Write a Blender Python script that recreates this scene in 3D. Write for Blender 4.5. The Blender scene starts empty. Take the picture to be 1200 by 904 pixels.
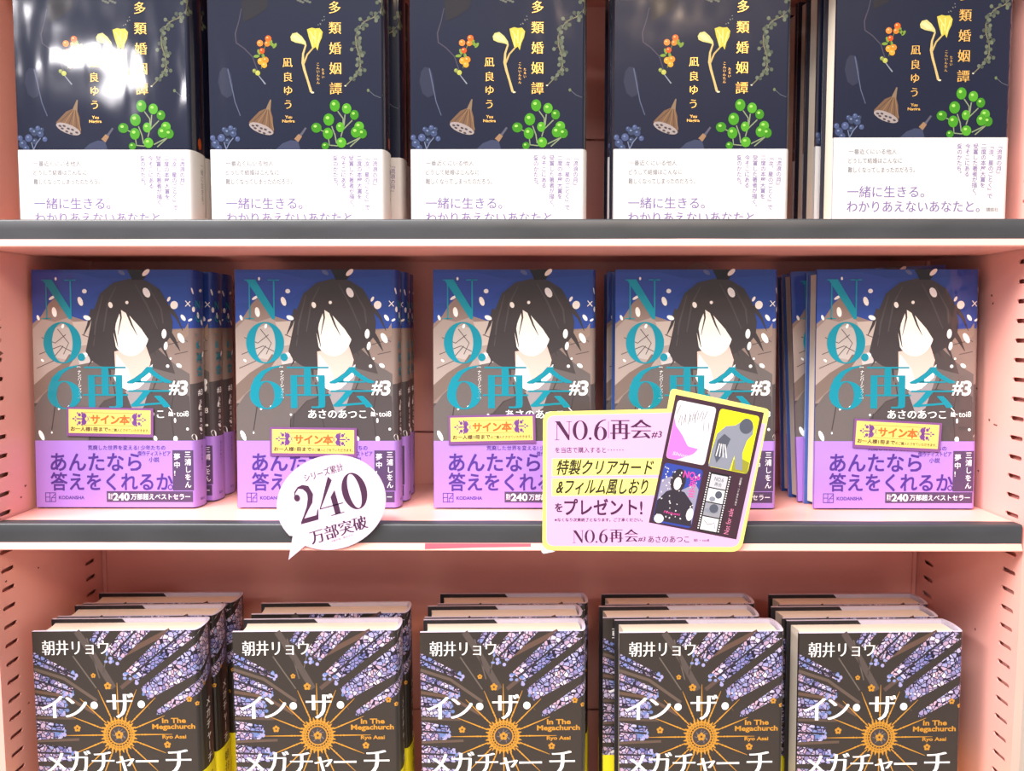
import bpy, math, random
from math import sin, cos, tan, pi, radians, hypot, atan2
from mathutils import Matrix, Vector

S = 0.001            # everything is laid out in millimetres
ZO = 1.15            # height of the middle shelf's surface above the floor
SC = bpy.context.scene
COL = SC.collection

# ------------------------------------------------------------------ camera
FPX, CXP, CYP = 870.0, 600.0, 452.0
PITCH, YAW = radians(4.6), radians(0.33)
CAM = (7.6, -544.8, 148.1)
cam_d = bpy.data.cameras.new('camera')
cam_d.sensor_fit = 'HORIZONTAL'
cam_d.sensor_width = 36.0
cam_d.lens = 36.0 * FPX / 1200.0
cam_d.clip_start = 0.01
cam_o = bpy.data.objects.new('camera', cam_d)
COL.objects.link(cam_o)
cam_o.location = (CAM[0] * S, CAM[1] * S, CAM[2] * S + ZO)
cam_o.rotation_euler = (pi / 2 - PITCH, 0, YAW)
SC.camera = cam_o

# ------------------------------------------------------------------ light
SC.view_settings.view_transform = 'Standard'
SC.view_settings.look = 'None'
SC.view_settings.gamma = 1.0
SC.view_settings.use_curve_mapping = False
SC.view_settings.exposure = 0.36
world = bpy.data.worlds.new('shop_surroundings')
world.use_nodes = True
SC.world = world
wbg = world.node_tree.nodes['Background']
wbg.inputs['Color'].default_value = (0.96, 0.98, 1.0, 1)
wbg.inputs['Strength'].default_value = 0.34


def area(name, loc, target, sx, sy, power, color=(1, 0.97, 0.93)):
    l = bpy.data.lights.new(name, 'AREA')
    l.shape = 'RECTANGLE'
    l.size, l.size_y = sx, sy
    l.energy = power
    l.color = color
    o = bpy.data.objects.new(name, l)
    COL.objects.link(o)
    o.location = (loc[0], loc[1], loc[2] + ZO)
    d = Vector(target) - Vector(loc)
    o.rotation_euler = d.to_track_quat('-Z', 'Y').to_euler()
    return o


area('ceiling_or_fill_light', (-0.95, -0.92, 2.0), (0.0, -0.05, 0), 1.5, 0.25, 84, (1, 0.98, 0.96))
area('ceiling_or_fill_light', (-2.3, -1.15, 1.75), (0.2, 0, -0.1), 0.9, 0.3, 46, (1, 0.97, 0.98))  # added side fill, no actual fixture; brightens the right side panel
area('ceiling_or_fill_light', (0.0, -1.75, 1.72), (0, 0, 0), 2.0, 0.3, 24, (0.97, 0.98, 1))  # added frontal fill, no actual fixture; lifts the book fronts
area('ceiling_or_fill_light', (-1.96, -2.85, 1.5), (-0.2, 0, 0.2), 0.44, 0.15, 9, (1, 0.95, 0.98))
area('ceiling_or_fill_light', (0.7, -2.4, 1.75), (0.1, 0, 0.1), 1.0, 0.3, 26, (1, 0.72, 0.48))  # added warm fill, no actual fixture; turns the left side panel more orange


# ------------------------------------------------------------------ projection helpers (mm)
_cm = Matrix.Rotation(YAW, 3, 'Z') @ Matrix.Rotation(pi / 2 - PITCH, 3, 'X')


def proj(X, Y, Z):
    r = _cm.transposed() @ Vector((X - CAM[0], Y - CAM[1], Z - CAM[2]))
    return CXP + FPX * r.x / -r.z, CYP - FPX * r.y / -r.z


def inv(u, v, Y):
    d = _cm @ Vector(((u - CXP) / FPX, -(v - CYP) / FPX, -1))
    t = (Y - CAM[1]) / d.y
    return CAM[0] + d.x * t, CAM[2] + d.z * t


def Xat(u, Y, Z):
    a, b = proj(0, Y, Z)[0], proj(100, Y, Z)[0]
    return (u - a) / (b - a) * 100


# ------------------------------------------------------------------ materials
def lin(h):
    h = h.lstrip('#')
    c = [int(h[i:i + 2], 16) / 255 for i in (0, 2, 4)]
    return [x / 12.92 if x <= 0.04045 else ((x + 0.055) / 1.055) ** 2.4 for x in c] + [1]


_mats = {}


def tone(h, f):
    """the same hue with f times the reflectance"""
    c = [min(1.0, x * f) for x in lin(h)[:3]]
    return '#' + ''.join('%02x' % round(255 * (x * 12.92 if x <= 0.0031308 else 1.055 * x ** (1 / 2.4) - 0.055)) for x in c)



def mat(h, rough=0.5, metal=0.0, coat=0.0, film=None, name='ink', spec=0.5):
    key = (h, rough, metal, coat, film, name, spec)
    if key in _mats:
        return _mats[key]
    m = bpy.data.materials.new(name)
    m.use_nodes = True
    nt = m.node_tree
    b = nt.nodes['Principled BSDF']
    b.inputs['Base Color'].default_value = lin(h)
    b.inputs['Roughness'].default_value = rough
    b.inputs['Metallic'].default_value = metal
    b.inputs['Specular IOR Level'].default_value = spec if coat < 0.9 else 0.1
    b.inputs['Coat Weight'].default_value = coat
    b.inputs['Coat Roughness'].default_value = 0.06
    if film:
        sc, stre, rg = film
        tc = nt.nodes.new('ShaderNodeTexCoord')
        mp = nt.nodes.new('ShaderNodeMapping')
        mp.inputs['Scale'].default_value = (1.0, 1.0, 0.45)
        n = nt.nodes.new('ShaderNodeTexNoise')
        n.inputs['Scale'].default_value = sc
        n.inputs['Detail'].default_value = 2.0
        bp = nt.nodes.new('ShaderNodeBump')
        bp.inputs['Strength'].default_value = stre
        bp.inputs['Distance'].default_value = 0.002
        nt.links.new(tc.outputs['Object'], mp.inputs['Vector'])
        nt.links.new(mp.outputs['Vector'], n.inputs['Vector'])
        nt.links.new(n.outputs['Fac'], bp.inputs['Height'])
        nt.links.new(bp.outputs['Normal'], b.inputs['Coat Normal'])
        b.inputs['Coat Roughness'].default_value = rg
    _mats[key] = m
    return m


def noisy(name, c1, c2, scale, rough=0.45, bump=0.0, bscale=80, spec=0.5, stretch=(1, 1, 1)):
    m = bpy.data.materials.new(name)
    m.use_nodes = True
    nt = m.node_tree
    b = nt.nodes['Principled BSDF']
    tc = nt.nodes.new('ShaderNodeTexCoord')
    mp = nt.nodes.new('ShaderNodeMapping')
    mp.inputs['Scale'].default_value = stretch
    nt.links.new(tc.outputs['Object'], mp.inputs['Vector'])
    n = nt.nodes.new('ShaderNodeTexNoise')
    n.inputs['Scale'].default_value = scale
    n.inputs['Detail'].default_value = 4
    nt.links.new(mp.outputs['Vector'], n.inputs['Vector'])
    r = nt.nodes.new('ShaderNodeValToRGB')
    r.color_ramp.elements[0].position = 0.35
    r.color_ramp.elements[1].position = 0.65
    r.color_ramp.elements[0].color = lin(c1)
    r.color_ramp.elements[1].color = lin(c2)
    nt.links.new(n.outputs['Fac'], r.inputs['Fac'])
    nt.links.new(r.outputs['Color'], b.inputs['Base Color'])
    b.inputs['Roughness'].default_value = rough
    b.inputs['Specular IOR Level'].default_value = spec
    if bump:
        n2 = nt.nodes.new('ShaderNodeTexNoise')
        n2.inputs['Scale'].default_value = bscale
        nt.links.new(mp.outputs['Vector'], n2.inputs['Vector'])
        bp = nt.nodes.new('ShaderNodeBump')
        bp.inputs['Strength'].default_value = bump
        bp.inputs['Distance'].default_value = 0.001
        nt.links.new(n2.outputs['Fac'], bp.inputs['Height'])
        nt.links.new(bp.outputs['Normal'], b.inputs['Normal'])
    return m


def page_mat():
    m = bpy.data.materials.new('page_edges')
    m.use_nodes = True
    nt = m.node_tree
    b = nt.nodes['Principled BSDF']
    tc = nt.nodes.new('ShaderNodeTexCoord')
    mp = nt.nodes.new('ShaderNodeMapping')
    mp.inputs['Scale'].default_value = (6, 2600, 6)
    n = nt.nodes.new('ShaderNodeTexNoise')
    n.inputs['Scale'].default_value = 1.0
    n.inputs['Detail'].default_value = 3
    r = nt.nodes.new('ShaderNodeValToRGB')
    r.color_ramp.elements[0].color = lin('#d8c8b4')
    r.color_ramp.elements[1].color = lin('#f0e4d2')
    nt.links.new(tc.outputs['Object'], mp.inputs['Vector'])
    nt.links.new(mp.outputs['Vector'], n.inputs['Vector'])
    nt.links.new(n.outputs['Fac'], r.inputs['Fac'])
    nt.links.new(r.outputs['Color'], b.inputs['Base Color'])
    b.inputs['Roughness'].default_value = 0.85
    return m


def glass_print():
    """Printed picture of leaded stained glass: small pale panes with dark leads."""
    m = bpy.data.materials.new('stained_glass_print')
    m.use_nodes = True
    nt = m.node_tree
    b = nt.nodes['Principled BSDF']
    tc = nt.nodes.new('ShaderNodeTexCoord')
    v = nt.nodes.new('ShaderNodeTexVoronoi')
    v.feature = 'DISTANCE_TO_EDGE'
    v.inputs['Scale'].default_value = 310
    v2 = nt.nodes.new('ShaderNodeTexVoronoi')
    v2.inputs['Scale'].default_value = 310
    n = nt.nodes.new('ShaderNodeTexNoise')
    n.inputs['Scale'].default_value = 38
    for t in (v, v2, n):
        nt.links.new(tc.outputs['Object'], t.inputs['Vector'])
    sep = nt.nodes.new('ShaderNodeSeparateColor')
    nt.links.new(v2.outputs['Color'], sep.inputs['Color'])
    r = nt.nodes.new('ShaderNodeValToRGB')
    cr = r.color_ramp
    cr.interpolation = 'CONSTANT'
    cols = ['#b4aecb', '#e2dfee', '#a6b6d6', '#c9bccf', '#f2f0f6', '#8f8db6', '#d6bfcb', '#c2c8e0']
    cr.elements[0].color = lin(cols[0])
    cr.elements[1].position = 1 / 8
    cr.elements[1].color = lin(cols[1])
    for i in range(2, 8):
        e = cr.elements.new(i / 8)
        e.color = lin(cols[i])
    nt.links.new(sep.outputs['Red'], r.inputs['Fac'])
    g = nt.nodes.new('ShaderNodeMath')
    g.operation = 'GREATER_THAN'
    g.inputs[1].default_value = 0.085
    nt.links.new(v.outputs['Distance'], g.inputs[0])
    mx = nt.nodes.new('ShaderNodeMix')
    mx.data_type = 'RGBA'
    mx.inputs[6].default_value = lin('#221c30')
    nt.links.new(g.outputs[0], mx.inputs[0])
    nt.links.new(r.outputs['Color'], mx.inputs[7])
    mx2 = nt.nodes.new('ShaderNodeMix')
    mx2.data_type = 'RGBA'
    mx2.blend_type = 'MULTIPLY'
    mx2.inputs[0].default_value = 0.8
    r2 = nt.nodes.new('ShaderNodeValToRGB')
    r2.color_ramp.elements[0].position = 0.35
    r2.color_ramp.elements[1].position = 0.65
    r2.color_ramp.elements[0].color = lin('#8f95d2')
    r2.color_ramp.elements[1].color = lin('#ffe2ea')
    nt.links.new(n.outputs['Fac'], r2.inputs['Fac'])
    nt.links.new(mx.outputs[2], mx2.inputs[6])
    nt.links.new(r2.outputs['Color'], mx2.inputs[7])
    nt.links.new(mx2.outputs[2], b.inputs['Base Color'])
    b.inputs['Roughness'].default_value = 0.35
    return m


PINK = noisy('pink_enamel_steel', '#f0aa9e', '#f2b0a4', 5, rough=0.38, bump=0.05, bscale=40)
TAPE = noisy('black_vinyl_tape', '#333437', '#3b3c40', 14, rough=0.42, bump=0.5, bscale=16, stretch=(1, 1, 2.5))
RUST = mat('#7a4a3c', 0.8, name='paint_chip')
REDT = mat('#e0485a', 0.4, name='red_tape')
PAGE = page_mat()
GLASSP = glass_print()


# ------------------------------------------------------------------ mesh builder
def link(o, parent=None):
    COL.objects.link(o)
    if parent is not None:
        o.parent = parent
    return o


_glyphs = {}


def glyph(s, off=0.0):
    key = (s, round(off, 4))
    if key not in _glyphs:
        c = bpy.data.curves.new('t', 'FONT')
        c.body = s
        c.offset = off
        c.resolution_u = 3
        o = bpy.data.objects.new('t', c)
        COL.objects.link(o)
        m = o.evaluated_get(bpy.context.evaluated_depsgraph_get()).to_mesh()
        vs = [(v.co.x, v.co.y) for v in m.vertices]
        fs = [tuple(p.vertices) for p in m.polygons]
        bpy.data.objects.remove(o)
        bpy.data.curves.remove(c)
        _glyphs[key] = (vs, fs)
    return _glyphs[key]


class PM:
    """Collects polygons of one mesh.  mp: art coordinates -> (u, z) in mm;  sf: (u, z, offset) -> 3D in mm."""

    def __init__(self, sf=None, mp=None, base=0.05, step=0.03):
        self.v, self.f, self.m, self.s, self.mats = [], [], [], [], []
        self.sf, self.mp, self.base, self.step = sf, mp or (lambda x, y: (x, y)), base, step

    def mi(self, m):
        if m not in self.mats:
            self.mats.append(m)
        return self.mats.index(m)

    def raw(self, pts, faces, m, smooth=False):
        b = len(self.v)
        k = self.mi(m)
        self.v += [tuple(p) for p in pts]
        for f in faces:
            self.f.append(tuple(b + i for i in f))
            self.m.append(k)
            self.s.append(smooth)

    def box(self, x0, x1, y0, y1, z0, z1, m):
        p = [(x, y, z) for x in (x0, x1) for y in (y0, y1) for z in (z0, z1)]
        self.raw(p, [(0, 1, 3, 2), (4, 6, 7, 5), (0, 4, 5, 1), (2, 3, 7, 6), (0, 2, 6, 4), (1, 5, 7, 3)], m)

    # --- printed art
    def P(self, x, y, L):
        u, z = self.mp(x, y)
        return self.sf(u, z, self.base + L * self.step)

    def poly(self, pts, m, L):
        self.raw([self.P(x, y, L) for x, y in pts], [tuple(range(len(pts)))], m)

    def quad(self, a, b, c, d, m, L, n=12, k=1):
        """a-b far rail to d-c, subdivided so that it can bend round a spine."""
        pts, fs = [], []
        sh = getattr(self.sf, '__self__', None)
        if sh is not None:
            us = [self.mp(*q)[0] for q in (a, b, c, d)]
            if max(us) > sh.Wf:
                n = max(n, int((max(us) - min(us)) / 0.35))
        for j in range(k + 1):
            for i in range(n + 1):
                s, t = i / n, j / k
                x = (a[0] * (1 - s) + b[0] * s) * (1 - t) + (d[0] * (1 - s) + c[0] * s) * t
                y = (a[1] * (1 - s) + b[1] * s) * (1 - t) + (d[1] * (1 - s) + c[1] * s) * t
                pts.append(self.P(x, y, L))
        for j in range(k):
            for i in range(n):
                q = j * (n + 1) + i
                fs.append((q, q + 1, q + n + 2, q + n + 1))
        self.raw(pts, fs, m)

    def rect(self, x0, y0, x1, y1, m, L, n=1):
        self.quad((x0, y0), (x1, y0), (x1, y1), (x0, y1), m, L, n)

    def ell(self, cx, cy, rx, ry, m, L, rot=0.0, n=18):
        c, s = cos(radians(rot)), sin(radians(rot))
        self.poly([(cx + rx * cos(t) * c + ry * sin(t) * s, cy - rx * cos(t) * s + ry * sin(t) * c)
                   for t in [2 * pi * i / n for i in range(n)]], m, L)

    def ring(self, cx, cy, rx, ry, ix, iy, m, L, n=36, a0=0.0, a1=360.0):
        pts, fs = [], []
        for i in range(n + 1):
            t = radians(a0 + (a1 - a0) * i / n)
            pts.append(self.P(cx + rx * cos(t), cy - ry * sin(t), L))
            pts.append(self.P(cx + ix * cos(t), cy - iy * sin(t), L))
        for i in range(n):
            fs.append((2 * i, 2 * i + 2, 2 * i + 3, 2 * i + 1))
        self.raw(pts, fs, m)

    def stroke(self, pts, m, L):
        """pts: (x, y, width)"""
        out = []
        n = len(pts)
        for i, (x, y, w) in enumerate(pts):
            a, b = pts[max(0, i - 1)], pts[min(n - 1, i + 1)]
            dx, dy = b[0] - a[0], b[1] - a[1]
            l = hypot(dx, dy) or 1
            nx, ny = -dy / l * w / 2, dx / l * w / 2
            out.append(self.P(x + nx, y + ny, L))
            out.append(self.P(x - nx, y - ny, L))
        self.raw(out, [(2 * i, 2 * i + 2, 2 * i + 3, 2 * i + 1) for i in range(n - 1)], m)

    def line(self, pts, w, m, L):
        self.stroke([(x, y, w) for x, y in pts], m, L)

    def txt(self, s, x, y, w, h, m, L, off=0.0, smear=0.0, shear=0.0, rot=0.0, fn=None):
        """fit the string into the box with top left (x, y); smear widens upright strokes only"""
        bold = off if off > 0.009 and any(ord(q) > 0x2000 for q in s) else 0.0
        if bold:
            off = 0.0
        vs, fs = glyph(s, off)
        if not vs:
            return
        x0, x1 = min(v[0] for v in vs), max(v[0] for v in vs)
        y0, y1 = min(v[1] for v in vs), max(v[1] for v in vs)
        kx, ky = w / (x1 - x0), h / max(1e-6, y1 - y0)
        c, sn = cos(radians(rot)), sin(radians(rot))
        q = int(smear / 0.016) + 1
        sm = [0.0] if not smear else [smear * (2 * i / q - 1) for i in range(q + 1)]
        sm = [(d, 0.0) for d in sm]
        if bold:
            sm = [(0, 0)] + [(bold * p, bold * r) for p in (-1, 1) for r in (-1, 1)]
        for i, (d, e) in enumerate(sm):
            pts = []
            for gx, gy in vs:
                px = (gx - x0 + d) * kx + shear * (gy - y0) * ky
                py = (gy - y0 + e) * ky
                X, Y = x + px * c - py * sn, y + h - (px * sn + py * c)
                if fn:
                    X, Y = fn(X, Y)
                pts.append(self.P(X, Y, L + 0.3 * i))
            self.raw(pts, fs, m)

    def char(self, ch, cx, cy, size, m, L, off=0.0, smear=0.0, rot=0.0, sx=1.0):
        bold = off if off > 0.009 and ord(ch) > 0x2000 else 0.0
        vs, fs = glyph(ch, 0.0 if bold else off)
        c, sn = cos(radians(rot)), sin(radians(rot))
        q = int(smear / 0.016) + 1
        sm = [0.0] if not smear else [smear * (2 * i / q - 1) for i in range(q + 1)]
        sm = [(d, 0.0) for d in sm]
        if bold:
            sm = [(0, 0)] + [(bold * p, bold * r) for p in (-1, 1) for r in (-1, 1)]
        for i, (d, e) in enumerate(sm):
            pts = []
            for gx, gy in vs:
                px, py = (gx - 0.5 + d) * size * sx, (gy - 0.38 + e) * size
                pts.append(self.P(cx + px * c - py * sn, cy - (px * sn + py * c), L + 0.3 * i))
            self.raw(pts, fs, m)

    def vtxt(self, s, cx, y0, pitch, size, m, L, off=0.0, smear=0.0):
        for i, ch in enumerate(s):
            cy = y0 + pitch * (i + 0.5)
            if ch in '、。':
                self.char(ch, cx + size * 0.6, cy - size * 0.6, size, m, L, off, smear)
            elif ch in 'ー「」『』[]':
                self.char(ch, cx, cy, size, m, L, off, smear, rot=-90)
            else:
                self.char(ch, cx, cy, size, m, L, off, smear)

    # --- high-contrast serif capitals and figures, in the box with top left (x, y)
    def didone(self, ch, x, y, w, h, m, L, rot=0.0, org=None):
        c, sn = cos(radians(rot)), sin(radians(rot))
        ox, oy = org or (x, y + h)
        old = self.mp

        def T(gx, gy):
            px, py = x + gx * w - ox, oy - (y + h - gy * h)
            return old(ox + px * c - py * sn, oy - (px * sn + py * c))
        self.mp = T
        if ch == 'N':
            self.poly([(0, .975), (0, 1), (.34, 1), (.95, .2), (.95, 0), (.86, 0), (.06, .975)], m, L)
            self.rect(.13, 0, .17, .95, m, L + .2)
            self.rect(0, 0, .30, .025, m, L + .2)
            self.rect(.905, .1, .95, 1, m, L + .2)
            self.rect(.74, .975, 1.1, 1, m, L + .2)
        elif ch in 'O0':
            k = .27 if ch == 'O' else .24
            self.ring(.5, .5, .5, -.52, k, -.49, m, L)
        elif ch == '6':
            self.ring(.5, .32, .5, -.335, .23, -.305, m, L)
            self.poly([(0, .32), (.03, .52), (.14, .72), (.34, .88), (.62, .98), (.93, 1.02), (.93, .99),
                       (.66, .93), (.46, .82), (.33, .66), (.27, .48), (.27, .32)], m, L + .2)
        elif ch == '2':
            self.stroke([(.08, .74, .03), (.14, .88, .05), (.32, .98, .05), (.52, .97, .12), (.70, .88, .22), (.76, .72, .25),
                         (.68, .55, .2), (.5, .38, .1), (.28, .2, .06), (.06, .03, .04)], m, L)
            self.ell(.17, .72, .13, .095, m, L + .2)
            self.poly([(.03, 0), (.82, 0), (.93, .27), (.89, .27), (.78, .13), (.15, .13)], m, L + .2)
        elif ch == '4':
            self.stroke([(.74, 1, .17), (.52, .78, .13), (.25, .5, .07), (.0, .26, .03)], m, L)
            self.rect(0, .25, 1.0, .275, m, L + .2)
            self.poly([(.56, 0), (.80, 0), (.80, .66), (.56, .5)], m, L + .2)
            self.rect(.38, 0, .95, .022, m, L + .2)
        elif ch == '.':
            self.ell(.5, .5, .5, .5, m, L)
        self.mp = old

    def build(self, name, parent=None):
        me = bpy.data.meshes.new(name)
        me.from_pydata([(x * S, y * S, z * S) for x, y, z in self.v], [], self.f)
        for m in self.mats:
            me.materials.append(m)
        me.polygons.foreach_set('material_index', self.m)
        me.polygons.foreach_set('use_smooth', self.s)
        me.update()
        return link(bpy.data.objects.new(name, me), parent)


def thing(name, label, cat, loc=(0, 0, 0), group=None):
    o = bpy.data.objects.new(name, None)
    o.empty_display_size = 0.02
    COL.objects.link(o)
    o.location = (loc[0] * S, loc[1] * S, loc[2] * S + ZO)
    tag(o, label, cat, group)
    return o


def tag(o, label, cat, group=None):
    o['label'] = label
    o['category'] = cat
    if group:
        o['group'] = group


# ------------------------------------------------------------------ setting
floor = PM()
floor.box(-2500, 2500, -4000, 400, -1190, -1150, noisy('shop_floor_vinyl', '#b8aa9c', '#c6b8aa', 6, rough=0.35))
fo = floor.build('floor')
fo.location.z = ZO
fo['kind'] = 'structure'
wl = PM()
wl.box(-2500, 2500, 175, 255, -1150, 1650, noisy('painted_wall', '#d8d0c8', '#ddd6ce', 4, rough=0.7))
wo = wl.build('wall_back')
wo.location.z = ZO
wo['kind'] = 'structure'

# ------------------------------------------------------------------ bookcase
HW, DEPTH = 386.0, 148.0
case = thing('bookcase', 'pink steel bookcase with slotted side panels and black taped shelf edges', 'bookcase', (0, 0, 0))
SLOT_P, SLOT_0 = 14.75, 196.0


def side_panel(sx):
    """inner sheet with two rows of slots cut through, front flange, outer sheet"""
    c = bpy.data.curves.new('sheet', 'CURVE')
    c.dimensions = '2D'
    c.fill_mode = 'BOTH'
    c.extrude = 0.0006

    def loop(pts):
        sp = c.splines.new('POLY')
        sp.points.add(len(pts) - 1)
        for p, (x, y) in zip(sp.points, pts):
            p.co = (x * S, y * S, 0, 1)
        sp.use_cyclic_u = True
    z0, z1 = -420, 470
    loop([(0, z0), (DEPTH, z0), (DEPTH, z1), (0, z1)])
    zz = SLOT_0 + SLOT_P * 18
    while zz > z0 + 10:
        for a, b in ((7, 22), (116, 131)):
            r = 1.7
            pts = []
            for i in range(7):
                t = pi / 2 + pi * i / 6
                pts.append((a + r + r * cos(t), zz + r * sin(t)))
            for i in range(7):
                t = -pi / 2 + pi * i / 6
                pts.append((b - r + r * cos(t), zz + r * sin(t)))
            if zz < z1 - 10:
                loop(pts)
        zz -= SLOT_P
    o = bpy.data.objects.new('sheet', c)
    COL.objects.link(o)
    m = o.evaluated_get(bpy.context.evaluated_depsgraph_get()).to_mesh()
    pts = [(sx * (HW + 0.6 + v.co.z / S), v.co.x / S, v.co.y / S) for v in m.vertices]
    fs = [tuple(p.vertices) for p in m.polygons]
    bpy.data.objects.remove(o)
    bpy.data.curves.remove(c)
    pm = PM()
    pm.raw(pts, fs, PINK)
    a, b = (HW + 5.2, HW + 6.2) if sx > 0 else (-HW - 6.2, -HW - 5.2)
    pm.box(a, b, 0, DEPTH, z0, z1, PINK)                                  # outer sheet
    a, b = (HW + 1.2, HW + 5.2) if sx > 0 else (-HW - 5.2, -HW - 1.2)
    pm.box(a, b, 0, 1, z0, z1, PINK)                                      # front flange
    pm.box(a, b, DEPTH - 1, DEPTH, z0, z1, PINK)
    a, b = (HW, HW + 6.2) if sx > 0 else (-HW - 6.2, -HW)
    pm.box(a, b, 0, DEPTH, -1150, z0, PINK)                               # lower part of the upright
    rnd = random.Random(5 if sx > 0 else 9)
    chips = [(40, 20), (34, 12), (47, -4)] if sx < 0 else [(52, 172), (50, 166), (47, 73), (40, 70), (38, 70)]
    chips += [(rnd.uniform(8, 100), rnd.uniform(-200, 200)) for _ in range(9)]
    big = [(14, 133), (17, 127), (10, 141)] if sx < 0 else []
    xs = sx * (HW - 0.05)
    for (y, z), k in [(q, 1.0) for q in chips] + [(q, 3.2) for q in big]:
        n = 7
        pts = []
        for i in range(n):
            t = 2 * pi * i / n
            r = k * rnd.uniform(0.5, 1.25)
            pts.append((xs, y + 1.5 * r * cos(t), z + r * sin(t)))
        pm.raw(pts, [tuple(range(n))], RUST)
    return pm.build('side_panel', case)


side_panel(-1)
side_panel(1)

bp = PM()
seams = [-1150, -488, -221, 49, 316, 470]
for a, b in zip(seams[:-1], seams[1:]):
    bp.box(-HW + 0.5, HW - 0.5, DEPTH - 4, DEPTH - 2.6, a + 1.0, b - 1.0, PINK)
    bp.box(-HW + 0.5, HW - 0.5, DEPTH - 2.6, DEPTH - 0.5, a + 1.0, a + 3.0, PINK)
bp.box(-HW + 1, HW - 1, DEPTH - 0.8, DEPTH, -1150, 470, PINK)
for sx in (-1, 1):                                                         # corner fillet strip
    bp.box(sx * HW - 4 if sx > 0 else -HW + 0.7, HW - 0.7 if sx > 0 else -HW + 4, DEPTH - 6, DEPTH - 4.3, -1150, 470, PINK)
bp.build('back_panel', case)


def shelf(z, with_tape=True, dip=0.0):
    pm = PM()
    x0, x1 = -384.5, 384.5
    # closed tray: profile in (y, z) with softened front edges
    prof = [(0, -1.2), (0.35, -0.35), (1.2, 0)] + ([(12.5, 0), (13.0, -dip)] if dip else []) + [(DEPTH - 5, -dip), (DEPTH - 5, -18), (70, -18), (68, -20), (0.2, -20), (-1.6, -19.6), (-1.9, -18.9), (0, -13.9)]  # lower lip flared outward, shaped to catch more overhead light
    n = len(prof)
    pts = [(x0, y, z + q) for y, q in prof] + [(x1, y, z + q) for y, q in prof]
    fs = [(i, (i + 1) % n, n + (i + 1) % n, n + i) for i in range(n)] + [tuple(range(n)), tuple(range(n, 2 * n))]
    pm.raw(pts, fs, PINK)
    o = pm.build('shelf', case)
    if with_tape:
        t = PM()
        rnd = random.Random(int(z))
        nx = 60
        top, wob = [], []
        for i in range(nx + 1):
            x = x0 + (x1 - x0) * i / nx
            back = 10.5 + 0.35 * sin(i * 0.7) + rnd.uniform(-.15, .15)
            low = -14.3 + 0.25 * sin(i * 0.23 + z) + rnd.uniform(-.08, .08)
            pr = [(back, 0.12), (1.2, 0.22), (0.25, -0.15), (-0.22, -1.2), (-0.25, -7), (-0.12, low)]
            top.append([(x, y, z + q) for y, q in pr])
        pts = [p for row in top for p in row]
        k = len(top[0])
        fs = [(i * k + j, (i + 1) * k + j, (i + 1) * k + j + 1, i * k + j + 1) for i in range(nx) for j in range(k - 1)]
        t.raw(pts, fs, TAPE, True)
        tp = t.build('edge_tape', o)
        tp['label'] = 'black vinyl tape stuck along the shelf edge'
    return o


shelf_top = shelf(225, dip=9.0)
shelf_mid = shelf(0)
shelf(-285)
shelf(450)
shelf(-560, False)
shelf(-835, False)
shelf(-1090, False)
pm = PM()
xa, za = inv(498, 638, -0.6)
xb, zb = inv(622, 641, -0.2)
hem = lambda z: -0.12 + 0.38 * (z + 13.9)
rp = [(xa, -14.4), (xb, -14.4), (xb, -16.6), ((xa + xb) / 2, -17.2), (xa, -18.4)]
pm.raw([(x, hem(z), z) for x, z in rp], [(0, 1, 2, 3, 4)], REDT)
xx = inv(500, 640, -0.2)[0]
rs = pm.build('tape_strip', shelf_mid)
rs['label'] = 'strip of red tape under the black edge tape'
pm = PM()
xx, zz = inv(818, 317, DEPTH - 4.8)
pm.raw([(xx + 12 * cos(2 * pi * i / 28), DEPTH - 4.3 - d, zz - 5 + 12 * sin(2 * pi * i / 28)) for d in (0, 0.5) for i in range(28)],
       [tuple(range(28, 56))] + [(i, (i + 1) % 28, 28 + (i + 1) % 28, 28 + i) for i in range(28)], mat('#f2c2b0', 0.6, name='round_sticker_paper'))
rs = pm.build('round_sticker', case)
rs['label'] = 'round pale pink sticker on the back panel'


# ------------------------------------------------------------------ books
class Shape:
    def __init__(self, W, H, T, b, th=2.2):
        self.W, self.H, self.T, self.b, self.th = W, H, T, b, th
        self.Wf = W - b
        n = 72
        self.arc = [(self.Wf + b * sin(pi * i / n) ** 0.8 if i not in (0, n) else self.Wf, T / 2 - T / 2 * cos(pi * i / n)) for i in range(n + 1)]
        self.cum = [0.0]
        for p, q in zip(self.arc[:-1], self.arc[1:]):
            self.cum.append(self.cum[-1] + hypot(q[0] - p[0], q[1] - p[1]))
        self.L = self.cum[-1]

    def at(self, u):
        """point and outward normal on the jacket at developed distance u from the front fore edge"""
        if u <= self.Wf:
            return (u, 0.0), (0.0, -1.0)
        d = u - self.Wf
        if d >= self.L:
            return (self.Wf - (d - self.L), self.T), (0.0, 1.0)
        for i in range(len(self.arc) - 1):
            if d <= self.cum[i + 1]:
                t = (d - self.cum[i]) / (self.cum[i + 1] - self.cum[i])
                p, q = self.arc[i], self.arc[i + 1]
                dx, dy = q[0] - p[0], q[1] - p[1]
                l = hypot(dx, dy)
                return (p[0] + dx * t, p[1] + dy * t), (dy / l, -dx / l)

    def sf(self, u, z, off):
        (x, y), (nx, ny) = self.at(u)
        return (x + nx * off, y + ny * off, z)

    def path(self):
        return [(0.0, 0.0)] + self.arc + [(0.0, self.T)]


def offset_path(path, d, b):
    out = []
    n = len(path)
    for i, (x, y) in enumerate(path):
        a, c = path[max(0, i - 1)], path[min(n - 1, i + 1)]
        dx, dy = c[0] - a[0], c[1] - a[1]
        l = hypot(dx, dy) or 1
        out.append((x - dy / l * d, y + dx / l * d))
    return out


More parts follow.
